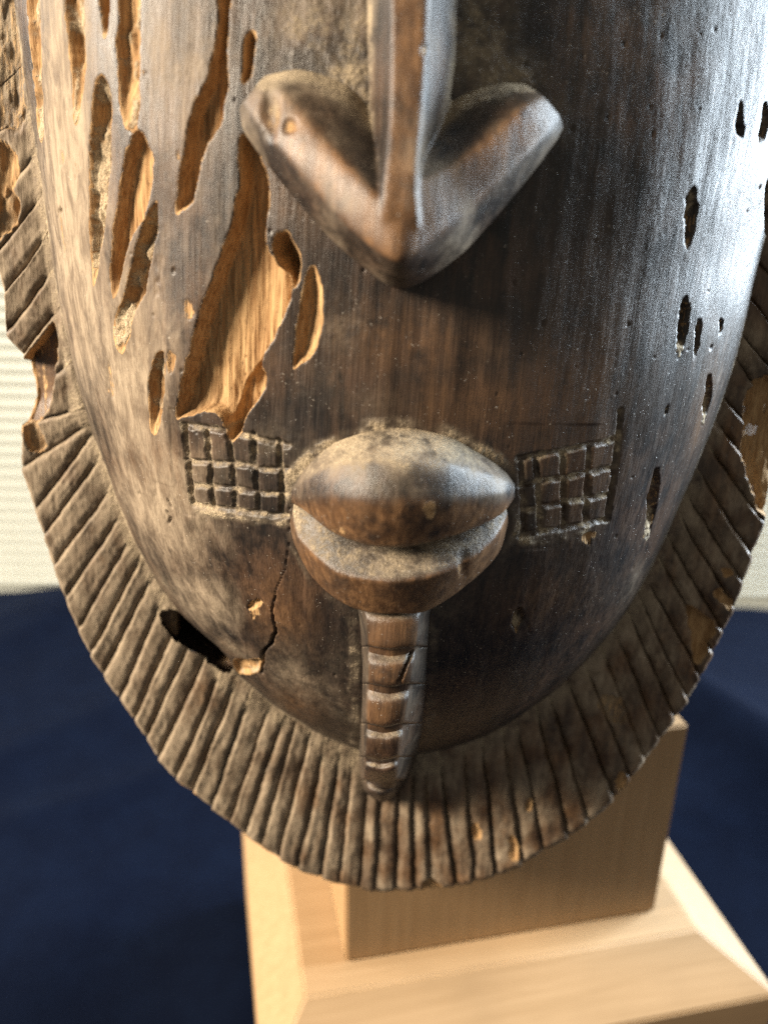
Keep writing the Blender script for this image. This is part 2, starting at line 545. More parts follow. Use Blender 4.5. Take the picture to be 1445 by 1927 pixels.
seed = [100]
def gouge(px, depth, wall=0.7, rawv=1.0, dustv=0.0, ramp=None, rag=0.38, floor=0.2, rim=0.0, soft=0.15, rampw=None):
    P = smooth_closed(S(px), 2)
    sl = sub(P, 2.0)
    X, Y = UU[sl], VV[sl]
    if X.size == 0: return
    seed[0] += 31; sd = seed[0]
    Xw = X + rag * fbm(X / 1.6, Y / 3.5, sd, 3); Yw = Y + rag * 1.5 * fbm(X / 1.6, Y / 3.5, sd + 5, 3)
    Xw = Xw + 0.45 * rag * fbm(X / 0.6, Y / 3.6, sd + 2, 3)
    d = sdf_poly(P, Xw, Yw)
    prof = ss(d, 0.0, wall)
    D = depth * (1 + floor * 1.3 * fbm(X / 1.5, Y / 24, sd + 9, 4) + floor * 0.8 * fbm(X / 5, Y / 9, sd + 11, 2))
    if ramp is not None:       # (v fraction from the bottom over which the floor rises to the surface)
        lo, hi = P[:, 1].min(), P[:, 1].max()
        D = D * (0.12 + 0.88 * ss((Y - lo) / (hi - lo), 0.0, ramp))
    if rampw is not None:      # rounded gouge: deeper the farther from the edge
        D = D * (0.35 + 0.65 * ss(d, 0.0, rampw))
    if dustv > 0:
        cl_ = np.clip(fbm(X / 2.4, Y / 4.0, sd + 21, 4) + dustv - 0.12, 0, 1) * (d > 0.3)
        D = D - cl_ * depth * 0.55
        dust[sl] = np.maximum(dust[sl], np.where(d > 0.2, np.clip(cl_ * 2.5, 0, 1), 0))
    D = D + min(0.32, depth * 0.12) * fbm(X / 0.55, Y / 9.0, sd + 41, 3) * ss(d, 0.3, 1.2)
    disp[sl] = np.maximum(disp[sl], prof * D)
    raw[sl] = np.maximum(raw[sl], rawv * ss(d, -rim - soft, -rim + soft))

# big worm channels on the left cheek (photo outlines)
gouge([(450,248),(470,250),(490,290),(505,330),(508,380),(500,430),(503,465),(520,490),(545,520),(552,545),(540,575),(530,600),(515,640),(497,665),(492,690),(502,715),(495,740),(475,765),(462,790),(450,822),(432,838),(420,815),(418,785),(395,772),(372,775),(352,785),(332,792),(332,760),(345,700),(362,640),(375,590),(390,540),(408,490),(425,440),(440,390),(450,340),(448,290)],
      4.4, wall=0.9, ramp=0.16, floor=0.12)
gouge([(497,665),(492,690),(502,715),(495,740),(475,765),(462,790),(450,822),(432,838),(422,815),(420,770),(430,725),(455,690),(480,660)], 6.3, wall=1.2, floor=0.1)
gouge([(408,-60),(440,-60),(433,0),(432,50),(428,120),(428,180),(420,230),(400,255),(385,280),(378,320),(366,360),(362,385),(345,400),(328,408),(330,380),(338,330),(348,280),(355,230),(365,190),(385,160),(400,110),(410,40)], 3.4, wall=0.8, ramp=0.1)
gouge([(460,60),(472,50),(481,62),(480,110),(474,145),(462,160),(452,145),(455,100)], 3.2, wall=0.8)
gouge([(175,160),(186,134),(200,150),(212,190),(210,240),(208,300),(203,370),(200,420),(192,470),(183,520),(175,548),(172,500),(170,430),(166,340),(170,250)], 3.0, wall=0.8, dustv=0.55, ramp=0.25)
gouge([(222,-60),(272,-60),(266,0),(264,80),(262,150),(268,200),(258,235),(240,250),(232,230),(220,180),(217,110),(222,0)], 2.6, wall=0.8, dustv=0.35, ramp=0.5)
gouge([(252,242),(265,242),(280,270),(291,300),(287,340),(276,400),(258,430),(240,470),(228,520),(215,572),(208,545),(207,480),(214,420),(224,350),(235,290)], 2.8, wall=0.9, ramp=0.2)
gouge([(264,430),(285,385),(296,372),(298,420),(286,480),(276,520),(270,560),(250,592),(243,640),(229,673),(214,640),(211,602),(225,580),(238,530),(250,480)], 3.2, wall=0.8, dustv=0.45, ramp=0.45)
gouge([(118,-60),(160,-60),(158,0),(160,70),(159,130),(155,180),(146,232),(137,236),(135,180),(127,100),(120,0)], 2.4, wall=0.8, dustv=0.3, ramp=0.5)
gouge([(48,-60),(75,-60),(73,0),(75,80),(78,160),(82,230),(79,272),(73,262),(68,220),(61,150),(53,60)], 2.2, wall=0.7, dustv=0.2, ramp=0.3)
gouge([(183,-40),(210,-40),(209,0),(207,35),(200,76),(191,70),(188,30)], 2.2, wall=0.7, dustv=0.3, ramp=0.5)
gouge([(280,690),(298,655),(312,670),(309,740),(305,790),(293,823),(281,815),(279,770)], 2.2, wall=0.8, dustv=0.35, ramp=0.45)
gouge([(583,500),(600,503),(608,540),(611,590),(603,640),(585,675),(560,695),(545,698),(552,640),(560,590),(570,540)], 2.6, wall=1.0, floor=0.1, rampw=3.0)
gouge([(514,442),(540,430),(560,455),(570,490),(566,525),(553,545),(535,520),(521,492),(508,466)], 8.5, wall=1.0, rampw=3.0)
# through opening at the chin joint, very deep
HOLE = [(292,1162),(310,1142),(352,1152),(396,1166),(430,1188),(448,1222),(444,1258),(420,1272),(398,1258),(380,1240),(350,1226),(316,1204)]
#gouge([(302,1156),(322,1149),(350,1165),(390,1180),(420,1200),(438,1226),(436,1250),(421,1258),(408,1240),(390,1220),(360,1208),(328,1188)], 26.0, wall=0.8, rawv=0.0, floor=0.02)
gouge([(436,1240),(452,1236),(470,1240),(495,1236),(494,1262),(470,1270),(445,1266)], 1.2, wall=1.2, rawv=0.75, dustv=0.3)

def slit(x0, y0, x1, y1, hw, depth, dustv=0.3, rawv=0.42):
    dx, dy = x1 - x0, y1 - y0; L = math.hypot(dx, dy); dx, dy = dx / L, dy / L
    pts = []
    for k in range(12):
        a = 2 * math.pi * k / 12
        c, s_ = math.cos(a), math.sin(a)
        q = (abs(c) ** 0.8) * (1 if c > 0 else -1)
        pts.append((0.5 * (x0 + x1) + q * 0.5 * L * dx - s_ * hw * dy * 1.05, 0.5 * (y0 + y1) + q * 0.5 * L * dy + s_ * hw * dx * 1.05))
    gouge(pts, depth, wall=0.6, rawv=rawv, dustv=dustv, rag=0.75, ramp=0.45, floor=0.35)
for a in [(1307,342,1293,470,10,2.6,0.25),(1395,186,1390,266,6,2.2,0.35),(1440,186,1431,276,7,2.2,0.3),(1292,556,1277,676,10,2.4,0.4),
          (1317,598,1307,678,6,1.8,0.45),(1357,597,1354,632,4,1.5,0.2),(1338,700,1322,800,6,2.0,0.4),(1259,763,1254,788,3,1.0,0.3),
          (1238,872,1217,1020,10,2.6,0.4),(979,1144,970,1194,8,1.6,0.2),(112,380,113,408,3,0.9,0.0)]:
    slit(*a)
gouge([(1441,330),(1470,330),(1460,440),(1436,445),(1438,390)], 3.5, wall=0.8, rawv=0.2, dustv=0.2)
# shallow scrapes that show pale wood
for p, dp, rv in [([(345,560),(358,560),(359,600),(350,612),(343,600)], .5, .8), ([(292,480),(310,470),(305,520),(298,580),(290,570)], .3, .55),
              ([(228,520),(243,500),(236,560)], .3, .6), ([(190,690),(210,680),(220,740),(205,755)], .25, .5), ([(112,400),(118,400),(122,470),(116,475)], .4, .75),
              ([(325,275),(342,270),(340,300),(330,305)], .3, .7), ([(270,120),(285,130),(282,200),(270,190)], .25, .6),
              ([(236,205),(262,215),(250,250),(232,238)], .5, .85), ([(310,655),(335,660),(330,700),(312,705)], .8, .8),
              ([(108,270),(120,280),(122,320),(110,318)], .2, .6), ([(140,300),(152,310),(148,350),(138,335)], .2, .6),
              ([(455,1128),(490,1120),(497,1140),(480,1148),(460,1142)], .9, .9), ([(468,1150),(482,1148),(484,1162),(472,1164)], .7, .9),
              ([(985,1172),(1000,1180),(1004,1196),(992,1196)], .5, .6), ([(1225,395),(1240,392),(1238,425),(1228,430)], .15, .4),
              ([(1092,1000),(1120,992),(1122,1020),(1105,1028)], .6, .9)]:
    gouge(p, dp, wall=1.2, rawv=rv * 0.85, rag=1.2, soft=1.3)

# general unevenness of hand carving
disp += 0.35 * fbm(UU / 14, VV / 30, 5, 3) + 0.05 * fbm(UU / 1.2, VV / 7, 8, 3)
# knife facets running down the lower left cheek
for a, b2, wd, dp in [((390,985),(475,1190),1.6,0.45), ((375,1000),(430,1180),1.6,0.35), ((410,980),(500,1150),1.2,0.3)]:
    P = S([a, b2]); sl = sub(P, 6); d = dist_line(P, UU[sl], VV[sl])
    disp[sl] += dp * np.exp(-(d / wd) ** 2)
# crack from the mouth corner to the opening
CR = S([(546,955),(546,1010),(540,1062),(527,1095),(518,1118),(511,1150),(519,1190),(508,1214),(496,1228),(492,1266)])
sl = sub(CR, 3)
d = dist_line(CR, UU[sl] + 0.35 * fbm(UU[sl] / 1.5, VV[sl] / 2.5, 77, 3), VV[sl])
wdt = 0.05 + 0.30 * ss(-VV[sl], -CR[2, 1], -CR[-1, 1])
disp[sl] = np.maximum(disp[sl], (0.5 + 2.0 * ss(-VV[sl], -CR[2, 1], -CR[-1, 1])) * (1 - ss(d, wdt * 0.6, wdt * 1.6)))

# ---- scarification grids beside the mouth
def groove(pts, hw, depth, dv=0.7, sd=1):
    P = S(pts); sl_ = sub(P, 3)
    X, Y = UU[sl_], VV[sl_]
    d_ = dist_line(P, X + 0.4 * fbm(X / 1.6, Y / 1.6, sd, 3), Y + 0.4 * fbm(X / 1.6, Y / 1.6, sd + 4, 3))
    p = 1 - ss(d_, hw * 0.25, hw * 1.25)
    disp[sl_] = np.maximum(disp[sl_], depth * p * (1 + 0.35 * fbm(X / 2, Y / 2, sd + 8, 2)))
    dust[sl_] = np.maximum(dust[sl_], dv * (1 - ss(d_, hw * 0.5, hw * 1.9)) * np.clip(0.75 + 0.9 * fbm(X / 2.2, Y / 2.2, sd + 6, 3), 0, 1.2))
LV = [[(345,798),(352,850),(357,900),(362,945)], [(388,802),(392,850),(397,905),(402,955)], [(428,806),(434,850),(440,905),(444,960)],
      [(476,818),(478,860),(483,915),(487,966)], [(524,830),(526,868),(530,920),(532,968)]]
LH = [[(345,800),(390,806),(430,812),(478,824),(540,838)], [(352,868),(400,870),(440,872),(480,880),(540,884)],
      [(358,914),(400,916),(442,920),(484,926),(538,930)], [(362,948),(402,954),(444,960),(488,966),(540,972)]]
RV = [[(980,872),(984,920),(986,965),(984,1008)], [(1010,862),(1014,908),(1015,955),(1016,1000)], [(1058,850),(1060,900),(1061,950),(1061,994)],
      [(1108,842),(1106,890),(1104,940),(1102,984)], [(1168,775),(1163,830),(1157,880),(1150,930),(1142,980)]]
RH = [[(975,864),(1010,858),(1058,848),(1108,838),(1155,826)], [(980,914),(1014,908),(1060,898),(1106,890),(1155,880)],
      [(984,962),(1015,954),(1061,946),(1104,938),(1148,930)], [(980,1010),(1016,1001),(1061,994),(1102,986),(1140,978)]]
k = 500
for L in LV + LH + RV + RH:
    k += 13
    groove(L, 0.66, 0.6 + 0.35 * rng.rand(), 0.78, k)
groove(LV[0], 0.55, 1.0, 0.2, 777); groove(RV[4], 0.6, 1.1, 0.25, 778)
groove([(316,938),(322,954)], 0.28, 0.7, 0.0, 901); groove([(314,962),(322,975),(318,985)], 0.35, 0.8, 0.0, 902)
# fluffy dust along the lower edge of both grids
def dustline(pts, hw, dv, sd):
    P = S(pts); sl_ = sub(P, 4)
    X, Y = UU[sl_], VV[sl_]
    d_ = dist_line(P, X + 1.1 * fbm(X / 3, Y / 3, sd, 4), Y + 1.1 * fbm(X / 3, Y / 3, sd + 3, 4))
    dust[sl_] = np.maximum(dust[sl_], dv * (1 - ss(d_, hw * 0.2, hw * 1.2)) * np.clip(0.8 + 1.1 * fbm(X / 5, Y / 5, sd + 7, 3), 0.1, 1.2))
dustline([(372,962),(420,970),(480,975),(540,978)], 1.6, 0.85, 41)
dustline([(985,1018),(1020,1014),(1070,1006),(1105,1000)], 1.8, 0.8, 42)
dustline([(552,990),(545,960),(542,920),(560,880),(600,843),(680,806),(770,797),(850,815),(930,865),(975,900),(985,940)], 2.2, 0.8, 43)
dustline([(546,980),(552,1040),(590,1100),(640,1140)], 1.2, 0.45, 44)
dustline([(966,960),(975,1000),(950,1050)], 1.6, 0.6, 45)
dustline([(664,1160),(668,1260),(664,1380),(660,1440)], 1.8, 0.5, 46)
dustline([(815,1160),(812,1300),(800,1420)], 1.6, 0.4, 47)
# broad dusty areas
def dustblob(px, py, rx, ry, dv, target=None):
    c = S([(px, py)])[0]
    sc = 172.0 / FPX
    q = ((UU - c[0]) / (rx * sc)) ** 2 + ((VV - c[1]) / (ry * sc)) ** 2
    t = dust if target is None else target
    np.maximum(t, dv * np.exp(-q), out=t)
for a in [(590,60,90,80,.62),(660,160,55,150,.78),(905,60,60,130,.72),(945,150,70,55,.75),(640,620,60,60,.28),(600,720,60,60,.22),(700,760,80,40,.25),
          (350,130,40,40,.4),(1030,230,60,60,.35),(860,300,60,120,.4),(580,400,60,50,.2),(540,1250,60,90,.4),(640,1400,90,50,.5),(760,1150,120,40,.4),(300,1090,60,60,.45),(230,930,50,60,.4),(520,840,60,60,.35),(1060,1000,90,40,.3),(420,880,90,70,.3),(440,1220,60,40,.5),(480,1330,80,50,.5),
          (300,960,130,160,.14),(150,400,90,320,.08),(400,1100,90,90,.2),(620,1250,120,120,.2),(960,640,120,160,.12),(820,1420,90,40,.2),(640,1330,60,90,.3),(1120,220,60,120,.12)]:
    dustblob(*a)
dust = np.maximum(dust, 0.07 + 0.10 * fbm(UU / 12, VV / 20, 19, 3))
disp += 0.16 * fbm(UU / 4.0, VV / 26, 21, 2)
# dust collects where the face meets the rim
dust = np.maximum(dust, 0.85 * ss(RN, 0.945, 1.0) * np.clip(0.75 + 0.9 * fbm(UU / 5, VV / 5, 87, 3), 0, 1.2) + 0.12 * ss(RN, 0.85, 1.0))
# rubbed areas: browner wood
for a in [(760,640,160,60,.5),(560,330,60,80,.5),(1090,900,90,140,.55),(1100,700,90,200,.4),(430,600,90,120,.5),(300,900,110,120,.55),(250,650,90,200,.6),
          (150,350,80,300,.6),(1330,760,40,120,.5),(850,760,120,60,.5),(520,1150,70,90,.6),(560,1330,50,80,.5),(1020,1130,120,70,.35),(330,200,70,180,.5)]:
    dustblob(*a, target=worn)
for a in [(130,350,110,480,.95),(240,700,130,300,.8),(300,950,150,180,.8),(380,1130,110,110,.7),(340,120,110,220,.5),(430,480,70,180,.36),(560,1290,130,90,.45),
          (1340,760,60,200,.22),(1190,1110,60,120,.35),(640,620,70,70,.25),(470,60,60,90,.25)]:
    dustblob(*a, target=film)  # pale, matt tone, strongest on the left cheek
# pin pricks and specks
pts = rng.rand(110, 2)
for a, b2 in pts:
    x, y = 60 + a * 1380, 20 + b2 * 1380
    P = S([(x, y)])
    if rnorm(P[0, 0], P[0, 1]) > 0.97: continue
    r_ = rng.uniform(0.14, 0.36)
    sl = sub(P, 1.6)
    d = np.hypot(UU[sl] - P[0, 0], (VV[sl] - P[0, 1]) * rng.uniform(0.45, 1.0))
    disp[sl] += rng.choice([0.35, 0.2]) * (1 - ss(d, r_ * 0.4, r_ * 1.3))

# caked dust stands a little proud
disp -= 0.28 * np.clip(dust, 0, 1) * np.clip(fbm(UU / 0.9, VV / 0.9, 61, 3) + 0.15, 0, 1) * (disp < 3)
# normals of the smooth dome
e = 0.3
dwu = (dome(UU + e, VV) - dome(UU - e, VV)) / (2 * e); dwv = (dome(UU, VV + e) - dome(UU, VV - e)) / (2 * e)
L = np.sqrt(1 + dwu ** 2 + dwv ** 2)
NX, NY, NZ = -dwu / L, -dwv / L, 1 / L
FV = np.stack([UU - disp * NX, VV - disp * NY, W0 - disp * NZ], -1).reshape(-1, 3)
ny_, nx_ = UU.shape
I = np.arange(nx_ * ny_).reshape(ny_, nx_)
Q = np.stack([I[:-1, :-1], I[:-1, 1:], I[1:, 1:], I[1:, :-1]], -1).reshape(-1, 4)
rq = RN.reshape(-1)[Q].max(1)
Q = Q[rq < 1.05]
HP = smooth_closed(px_at_w(np.array([p[0] for p in HOLE], float), np.array([p[1] for p in HOLE], float), 2.0), 2)
cx_, cy_ = FV[Q, 0].mean(1), FV[Q, 1].mean(1)
nearh = (np.abs(cx_ - HP[:, 0].mean()) < 20) & (np.abs(cy_ - HP[:, 1].mean()) < 20)
keep = np.ones(len(Q), bool)
ni = np.where(nearh)[0]
keep[ni] = sdf_poly(HP, cx_[ni] + 0.5 * fbm(cx_[ni] / 2, cy_[ni] / 2, 81, 3), cy_[ni] + 0.5 * fbm(cx_[ni] / 2, cy_[ni] / 2, 82, 3)) < 0
Q = Q[keep]
cu = UU.reshape(-1)[Q].mean(1); cv = VV.reshape(-1)[Q].mean(1)
own = np.zeros(len(Q), np.int32)
cells = []
def add_cells(Vl, Hl):
    def at(line, f):
        line = np.array(line, float); s_ = f * (len(line) - 1); i = min(int(s_), len(line) - 2)
        return line[i] + (line[i + 1] - line[i]) * (s_ - i)
    def cross(a, b2):
        best = None
        for i in range(len(a) - 1):
            for j in range(len(b2) - 1):
                p, r_ = np.array(a[i], float), np.array(a[i + 1], float) - a[i]
                q, s_ = np.array(b2[j], float), np.array(b2[j + 1], float) - b2[j]
                den = r_[0] * s_[1] - r_[1] * s_[0]
                if abs(den) < 1e-9: continue
                t = ((q - p)[0] * s_[1] - (q - p)[1] * s_[0]) / den
                w_ = ((q - p)[0] * r_[1] - (q - p)[1] * r_[0]) / den
                c = abs(np.clip(t, 0, 1) - t) + abs(np.clip(w_, 0, 1) - w_)
                if best is None or c < best[0]: best = (c, p + r_ * t)
        return best[1]
    for i in range(len(Vl) - 1):
        for j in range(len(Hl) - 1):
            cells.append(S([cross(Vl[i], Hl[j]), cross(Vl[i + 1], Hl[j]), cross(Vl[i + 1], Hl[j + 1]), cross(Vl[i], Hl[j + 1])]))
add_cells(LV, LH); add_cells(RV, RH)
for n_, c in enumerate(cells):
    lo, hi = c.min(0), c.max(0)
    cand = np.where((cu > lo[0]) & (cu < hi[0]) & (cv > lo[1]) & (cv < hi[1]))[0]
    inside = sdf_poly(c, cu[cand], cv[cand]) > 0.35
    own[cand[inside]] = n_ + 1
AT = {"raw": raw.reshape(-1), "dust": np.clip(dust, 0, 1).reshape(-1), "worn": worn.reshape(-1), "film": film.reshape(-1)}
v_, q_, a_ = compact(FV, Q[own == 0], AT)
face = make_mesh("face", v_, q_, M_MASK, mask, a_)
face["label"] = "dark domed face with worm channels, scratches and dusty hollows"
for n_ in range(len(cells)):
    q0 = Q[own == n_ + 1]
    if len(q0) == 0: continue
    v_, q_, a_ = compact(FV, q0, AT)
    make_mesh("scar_square", v_, q_, M_MASK, face, a_)

# ------------------------------------------------------------------ rim: plate and carved ridges
# groove lines, inner end -> outer end, photo points, from upper left round the chin to upper right
G = [((40,-60),(-70,60)),((44,30),(-62,150)),((48,115),(-55,215)),((56,205),(-45,290)),((64,300),(-25,400)),((72,378),(-10,480)),((84,452),(8,552)),((94,520),(10,630)),((106,590),(44,668)),((126,690),(60,748)),((137,775),(42,800)),
     ((160,805),(40,880)),((176,815),(66,962)),((188,868),(84,1010)),((206,922),(101,1067)),((226,972),(124,1128)),((243,1020),(147,1185)),((265,1052),(170,1234)),((283,1095),(193,1274)),
     ((303,1140),(226,1318)),((330,1180),(252,1355)),((360,1205),(277,1392)),((395,1225),(299,1430)),((414,1270),(332,1468)),((440,1298),(364,1492)),
     ((466,1330),(398,1522)),((506,1335),(432,1548)),((532,1362),(462,1572)),((560,1345),(492,1594)),((586,1385),(524,1616)),((608,1420),(560,1638)),
     ((640,1435),(604,1654)),((664,1440),(638,1664)),((692,1446),(676,1674)),((716,1446),(706,1679)),((748,1446),(742,1678)),((775,1445),(778,1676)),((798,1445),(812,1676)),
     ((827,1440),(856,1671)),((872,1420),(893,1662)),((908,1405),(930,1652)),((945,1385),(985,1628)),((972,1370),(1023,1600)),((1010,1345),(1068,1576)),((1037,1322),(1108,1548)),
     ((1070,1285),(1156,1506)),((1104,1262),(1186,1468)),((1134,1228),(1216,1430)),((1158,1196),(1242,1392)),((1184,1165),(1270,1353)),((1204,1132),(1294,1318)),
     ((1218,1094),(1318,1276)),((1244,1060),(1342,1232)),((1256,1014),(1360,1190)),((1280,972),(1380,1146)),((1292,932),(1398,1098)),((1316,892),(1414,1048)),
     ((1336,842),(1438,986)),((1350,800),(1452,930)),((1356,742),(1462,868)),((1380,672),(1470,800)),((1392,625),(1478,735)),((1405,552),(1490,660)),((1420,480),(1500,590)),((1432,400),(1510,520)),((1446,320),(1520,440)),((1460,240),(1530,360)),((1470,160),(1540,270))]
GI = px_at_w(np.array([g[0][0] for g in G], float), np.array([g[0][1] for g in G], float), 0.5)
GO = px_at_w(np.array([g[1][0] for g in G], float), np.array([g[1][1] for g in G], float), -0.5)
NA, NTT = 19, 78
aa = np.linspace(0, 1, NA); aa = aa - 0.10 * np.sin(2 * math.pi * aa); tt = np.linspace(-0.26, 1.0, NTT)
def P_(pts, w=0.0):
    a = np.array(pts, float); return px_at_w(a[:, 0], a[:, 1], w)
CHIPS = [
  # polygon, depth, raw
    (P_([(104,596),(114,640),(108,700),(98,760),(70,800),(30,800),(30,690),(52,668),(85,625)]), 4.5, 1.0, 0.25),
    (P_([(1398,742),(1392,850),(1402,895),(1415,935),(1428,965),(1480,985),(1500,760),(1440,700),(1415,715)]), 3.0, 0.95, 0.25),
    (P_([(1290,1150),(1300,1135),(1325,1160),(1350,1175),(1330,1225),(1312,1260),(1300,1215)]), 1.8, 1.0, 0.1),
    (P_([(-20,262),(30,272),(38,330),(34,350),(10,390),(-30,400)]), 0.6, 1.0, 0.25),
    (P_([(5,345),(38,360),(45,400),(15,450),(-30,460)]), 1.4, 0.7, 0.5),
    (P_([(-40,-60),(30,-60),(40,60),(52,160),(50,250),(20,240),(-40,250)]), 0.7, 0.5, 0.6),
    (P_([(38,790),(60,785),(95,835),(80,855),(50,850)]), 1.3, 0.7, 0.5),
    (P_([(795,1660),(812,1655),(832,1662),(838,1682),(790,1684)]), 1.6, 0.95, 0.0),
    (P_([(1120,1310),(1160,1300),(1185,1345),(1170,1365),(1135,1355)]), 0.9, 0.5, 0.6),
    (P_([(1160,1450),(1178,1452),(1182,1480),(1160,1495)]), 1.2, 0.85, 0.0),
    (P_([(885,1550),(902,1550),(905,1580),(890,1582)]), 0.5, 0.95, 0.0),
    (P_([(955,1570),(975,1570),(978,1620),(958,1622)]), 0.6, 0.95, 0.0),
    (P_([(990,1500),(1004,1502),(1002,1525),(988,1522)]), 0.4, 0.9, 0.0),
    (P_([(180,1268),(196,1275),(204,1300),(186,1296)]), 3.0, 0.3, 0.0),
    (P_([(1355,1068),(1372,1066),(1378,1085),(1362,1090)]), 0.5, 0.9, 0.0),
    (P_([(1338,1105),(1360,1110),(1382,1138),(1370,1150),(1345,1125)]), 0.8, 0.75, 0.3),
]
outline = []
for i in range(len(G)):
    outline.append(GO[i])
# rim plate under the ridges (goes all the way round)
NP = 360
pa = np.linspace(-math.pi, math.pi, NP, endpoint=False)
oa = np.arctan2(GO[:, 1] - V0C, GO[:, 0]); orr = np.hypot(GO[:, 0], GO[:, 1] - V0C)
# close the outline over the hidden forehead
ta_ = np.radians(np.arange(40, 141, 10)); tr_ = np.interp(ta_, _A, _R) + 16
oa = np.r_[oa, ta_]; orr = np.r_[orr, tr_]
o2 = np.argsort(oa); oa, orr = oa[o2], orr[o2]
Rout = np.interp(pa, np.r_[oa - 2 * math.pi, oa, oa + 2 * math.pi], np.r_[orr, orr, orr]) - 1.4
Rin = np.interp(pa, _A, _R) * 0.95
hole_a = np.arctan2(*(P_([(370, 1205)])[0] - np.array([0, V0C]))[::-1])
Rin = Rin * (1 + 0.16 * np.exp(-((pa - hole_a) / 0.11) ** 2))
ringv = []
for Rr, w in ((Rin, -3.2), (Rout, -3.2), (Rout, -8.5), (Rin, -8.5)):
    ringv.append(np.stack([Rr * np.cos(pa), V0C + Rr * np.sin(pa), np.full(NP, w)], -1))
RV_ = np.vstack(ringv)
RQ = []
for k in range(4):
    k2 = (k + 1) % 4
    for i in range(NP):
        j = (i + 1) % NP
        RQ.append((k * NP + i, k2 * NP + i, k2 * NP + j, k * NP + j))
rim = make_mesh("rim", RV_, RQ, M_MASK, mask, {"raw": np.full(len(RV_), 0.4), "dust": np.full(len(RV_), 0.2), "worn": np.full(len(RV_), 0.8)}, smooth=False)
rim["label"] = "broad grooved rim round the chin, chipped to pale wood in places"

TT, AA = np.meshgrid(tt, aa, indexing='ij')
for i in range(len(G) - 1):
    def bound(j):
        p = GI[j][None] + (GO[j] - GI[j])[None] * tt[:, None]
        dr = (GO[j] - GI[j]); Lr = np.linalg.norm(dr); nrm = np.array([dr[1], -dr[0]]) / Lr
        wob = 0.4 * fbm(tt * Lr / 8.0, np.full_like(tt, j * 3.7), 300 + j, 3) + 0.16 * fbm(tt * Lr / 1.6, np.full_like(tt, j * 1.7), 350 + j, 2)
        return p + nrm[None] * wob[:, None]
    b0, b1 = bound(i), bound(i + 1)
    XY = b0[:, None, :] * (1 - AA[..., None]) + b1[:, None, :] * AA[..., None]
    X, Y = XY[..., 0], XY[..., 1]
    width = np.linalg.norm(b1 - b0, axis=1)[:, None]
    left = X.mean() < 0
    da, db = AA * width, (1 - AA) * width            # mm to the two grooves
    A = 1.55 * rng.uniform(0.6, 1.2)
    ga = ss(da / rng.uniform(0.6, 1.15), -0.35, 1.0); gb = 0.45 * np.clip(db / 2.0, 0, 1) + 0.55 * np.clip(db / 0.7, 0, 1)
    if not left: ga, gb = gb[:, ::-1], ga[:, ::-1]
    dep = A * (1 - ga * gb)
    fade = ss(TT, -0.02, 0.16) * (1 - 0.75 * ss(TT, 0.90, 1.0)) * (0.86 + 0.2 * fbm(TT * 4, AA * 0 + i, 40, 2))
    crown = rng.uniform(0.0, 0.35) * np.sin(math.pi * AA) - 0.1 + rng.uniform(-0.25, 0.25) + 0.13 * fbm(AA * width / 0.8, TT * 2.5 + i * 7, 68, 2) + 0.26 * fbm(X / 4.0, Y / 4.0, 60, 4) + 0.16 * fbm(X / 0.9, Y / 0.9, 66, 2)
    tilt = (rng.uniform(-0.9, -0.2) if left else rng.uniform(0.5, 1.3)) * (AA - 0.5)
    Wt = 0.9 - dep * fade + crown + tilt - 0.5 * ss(TT, 0.2, 1.0) - 0.9 * ss(TT, 0.955, 1.0)
    Wt = Wt + 1.2 * ss(-TT, -0.05, 0.20)               # runs up a little against the face
    rw = np.zeros_like(Wt); du = 0.24 + 0.42 * ss(dep / A, 0.35, 0.9) * (0.8 + 0.6 * fbm(X / 2.5, Y / 2.5, 71, 2)) + 0.42 * ss(-TT, -0.16, 0.02)
    du = du + 0.12 * fbm(X / 9, Y / 9, 73, 2)
    wn = 0.62 + 0.5 * fbm(X / 8, Y / 8, 75, 3)
    for (cp, cdep, cr, cdst) in CHIPS:
        if X.max() < cp[:, 0].min() - 2 or X.min() > cp[:, 0].max() + 2 or Y.max() < cp[:, 1].min() - 2 or Y.min() > cp[:, 1].max() + 2: continue
        d = sdf_poly(smooth_closed(cp, 1), X + 0.8 * fbm(X / 2, Y / 2, 91, 3), Y + 0.8 * fbm(X / 2, Y / 2, 94, 3))
        f = ss(d, -0.1, 0.9)
        flat = 0.2 - cdep + 1.1 * fbm(X / 2.2, Y / 5, 97, 4)
        Wt = Wt * (1 - f) + np.minimum(flat, Wt) * f
        rw = np.maximum(rw, cr * ss(d, -0.3, 0.2)); du = du * (1 - f) + cdst * f
    du = np.clip(du - 0.10 * ss(np.array(X.mean()), -30, 50), 0, 1)
    # outer edge wall
    jag = 0.22 * fbm(X[-1] / 1.3, Y[-1] / 1.3, 99, 2)
    dirv = (GO[i] - GI[i]) / np.linalg.norm(GO[i] - GI[i])
    edge = XY[-1] + dirv[None] * jag[:, None]
    XY[-1] = edge
    rows = [np.concatenate([XY, Wt[..., None]], -1)]
    w_top = Wt[-1]
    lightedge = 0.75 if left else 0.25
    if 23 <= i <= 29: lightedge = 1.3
    for q, (out, dn) in enumerate(((0.25, 0.7), (0.35, 1.6), (0.2, 3.5), (-0.4, 5.8), (-1.4, 8.0))):
        e_ = edge + dirv[None] * out * (1 + 0.5 * jag[:, None])
        rows.append(np.concatenate([e_, (w_top - dn)[:, None]], -1)[None])
    Vr = np.concatenate(rows, 0)
    nr = Vr.shape[0]
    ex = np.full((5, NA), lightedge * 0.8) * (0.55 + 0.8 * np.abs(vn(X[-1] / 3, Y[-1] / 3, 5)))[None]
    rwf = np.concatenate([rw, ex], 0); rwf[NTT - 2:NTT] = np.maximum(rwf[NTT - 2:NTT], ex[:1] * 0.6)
    duf = np.concatenate([du, np.full((5, NA), 0.15)], 0)
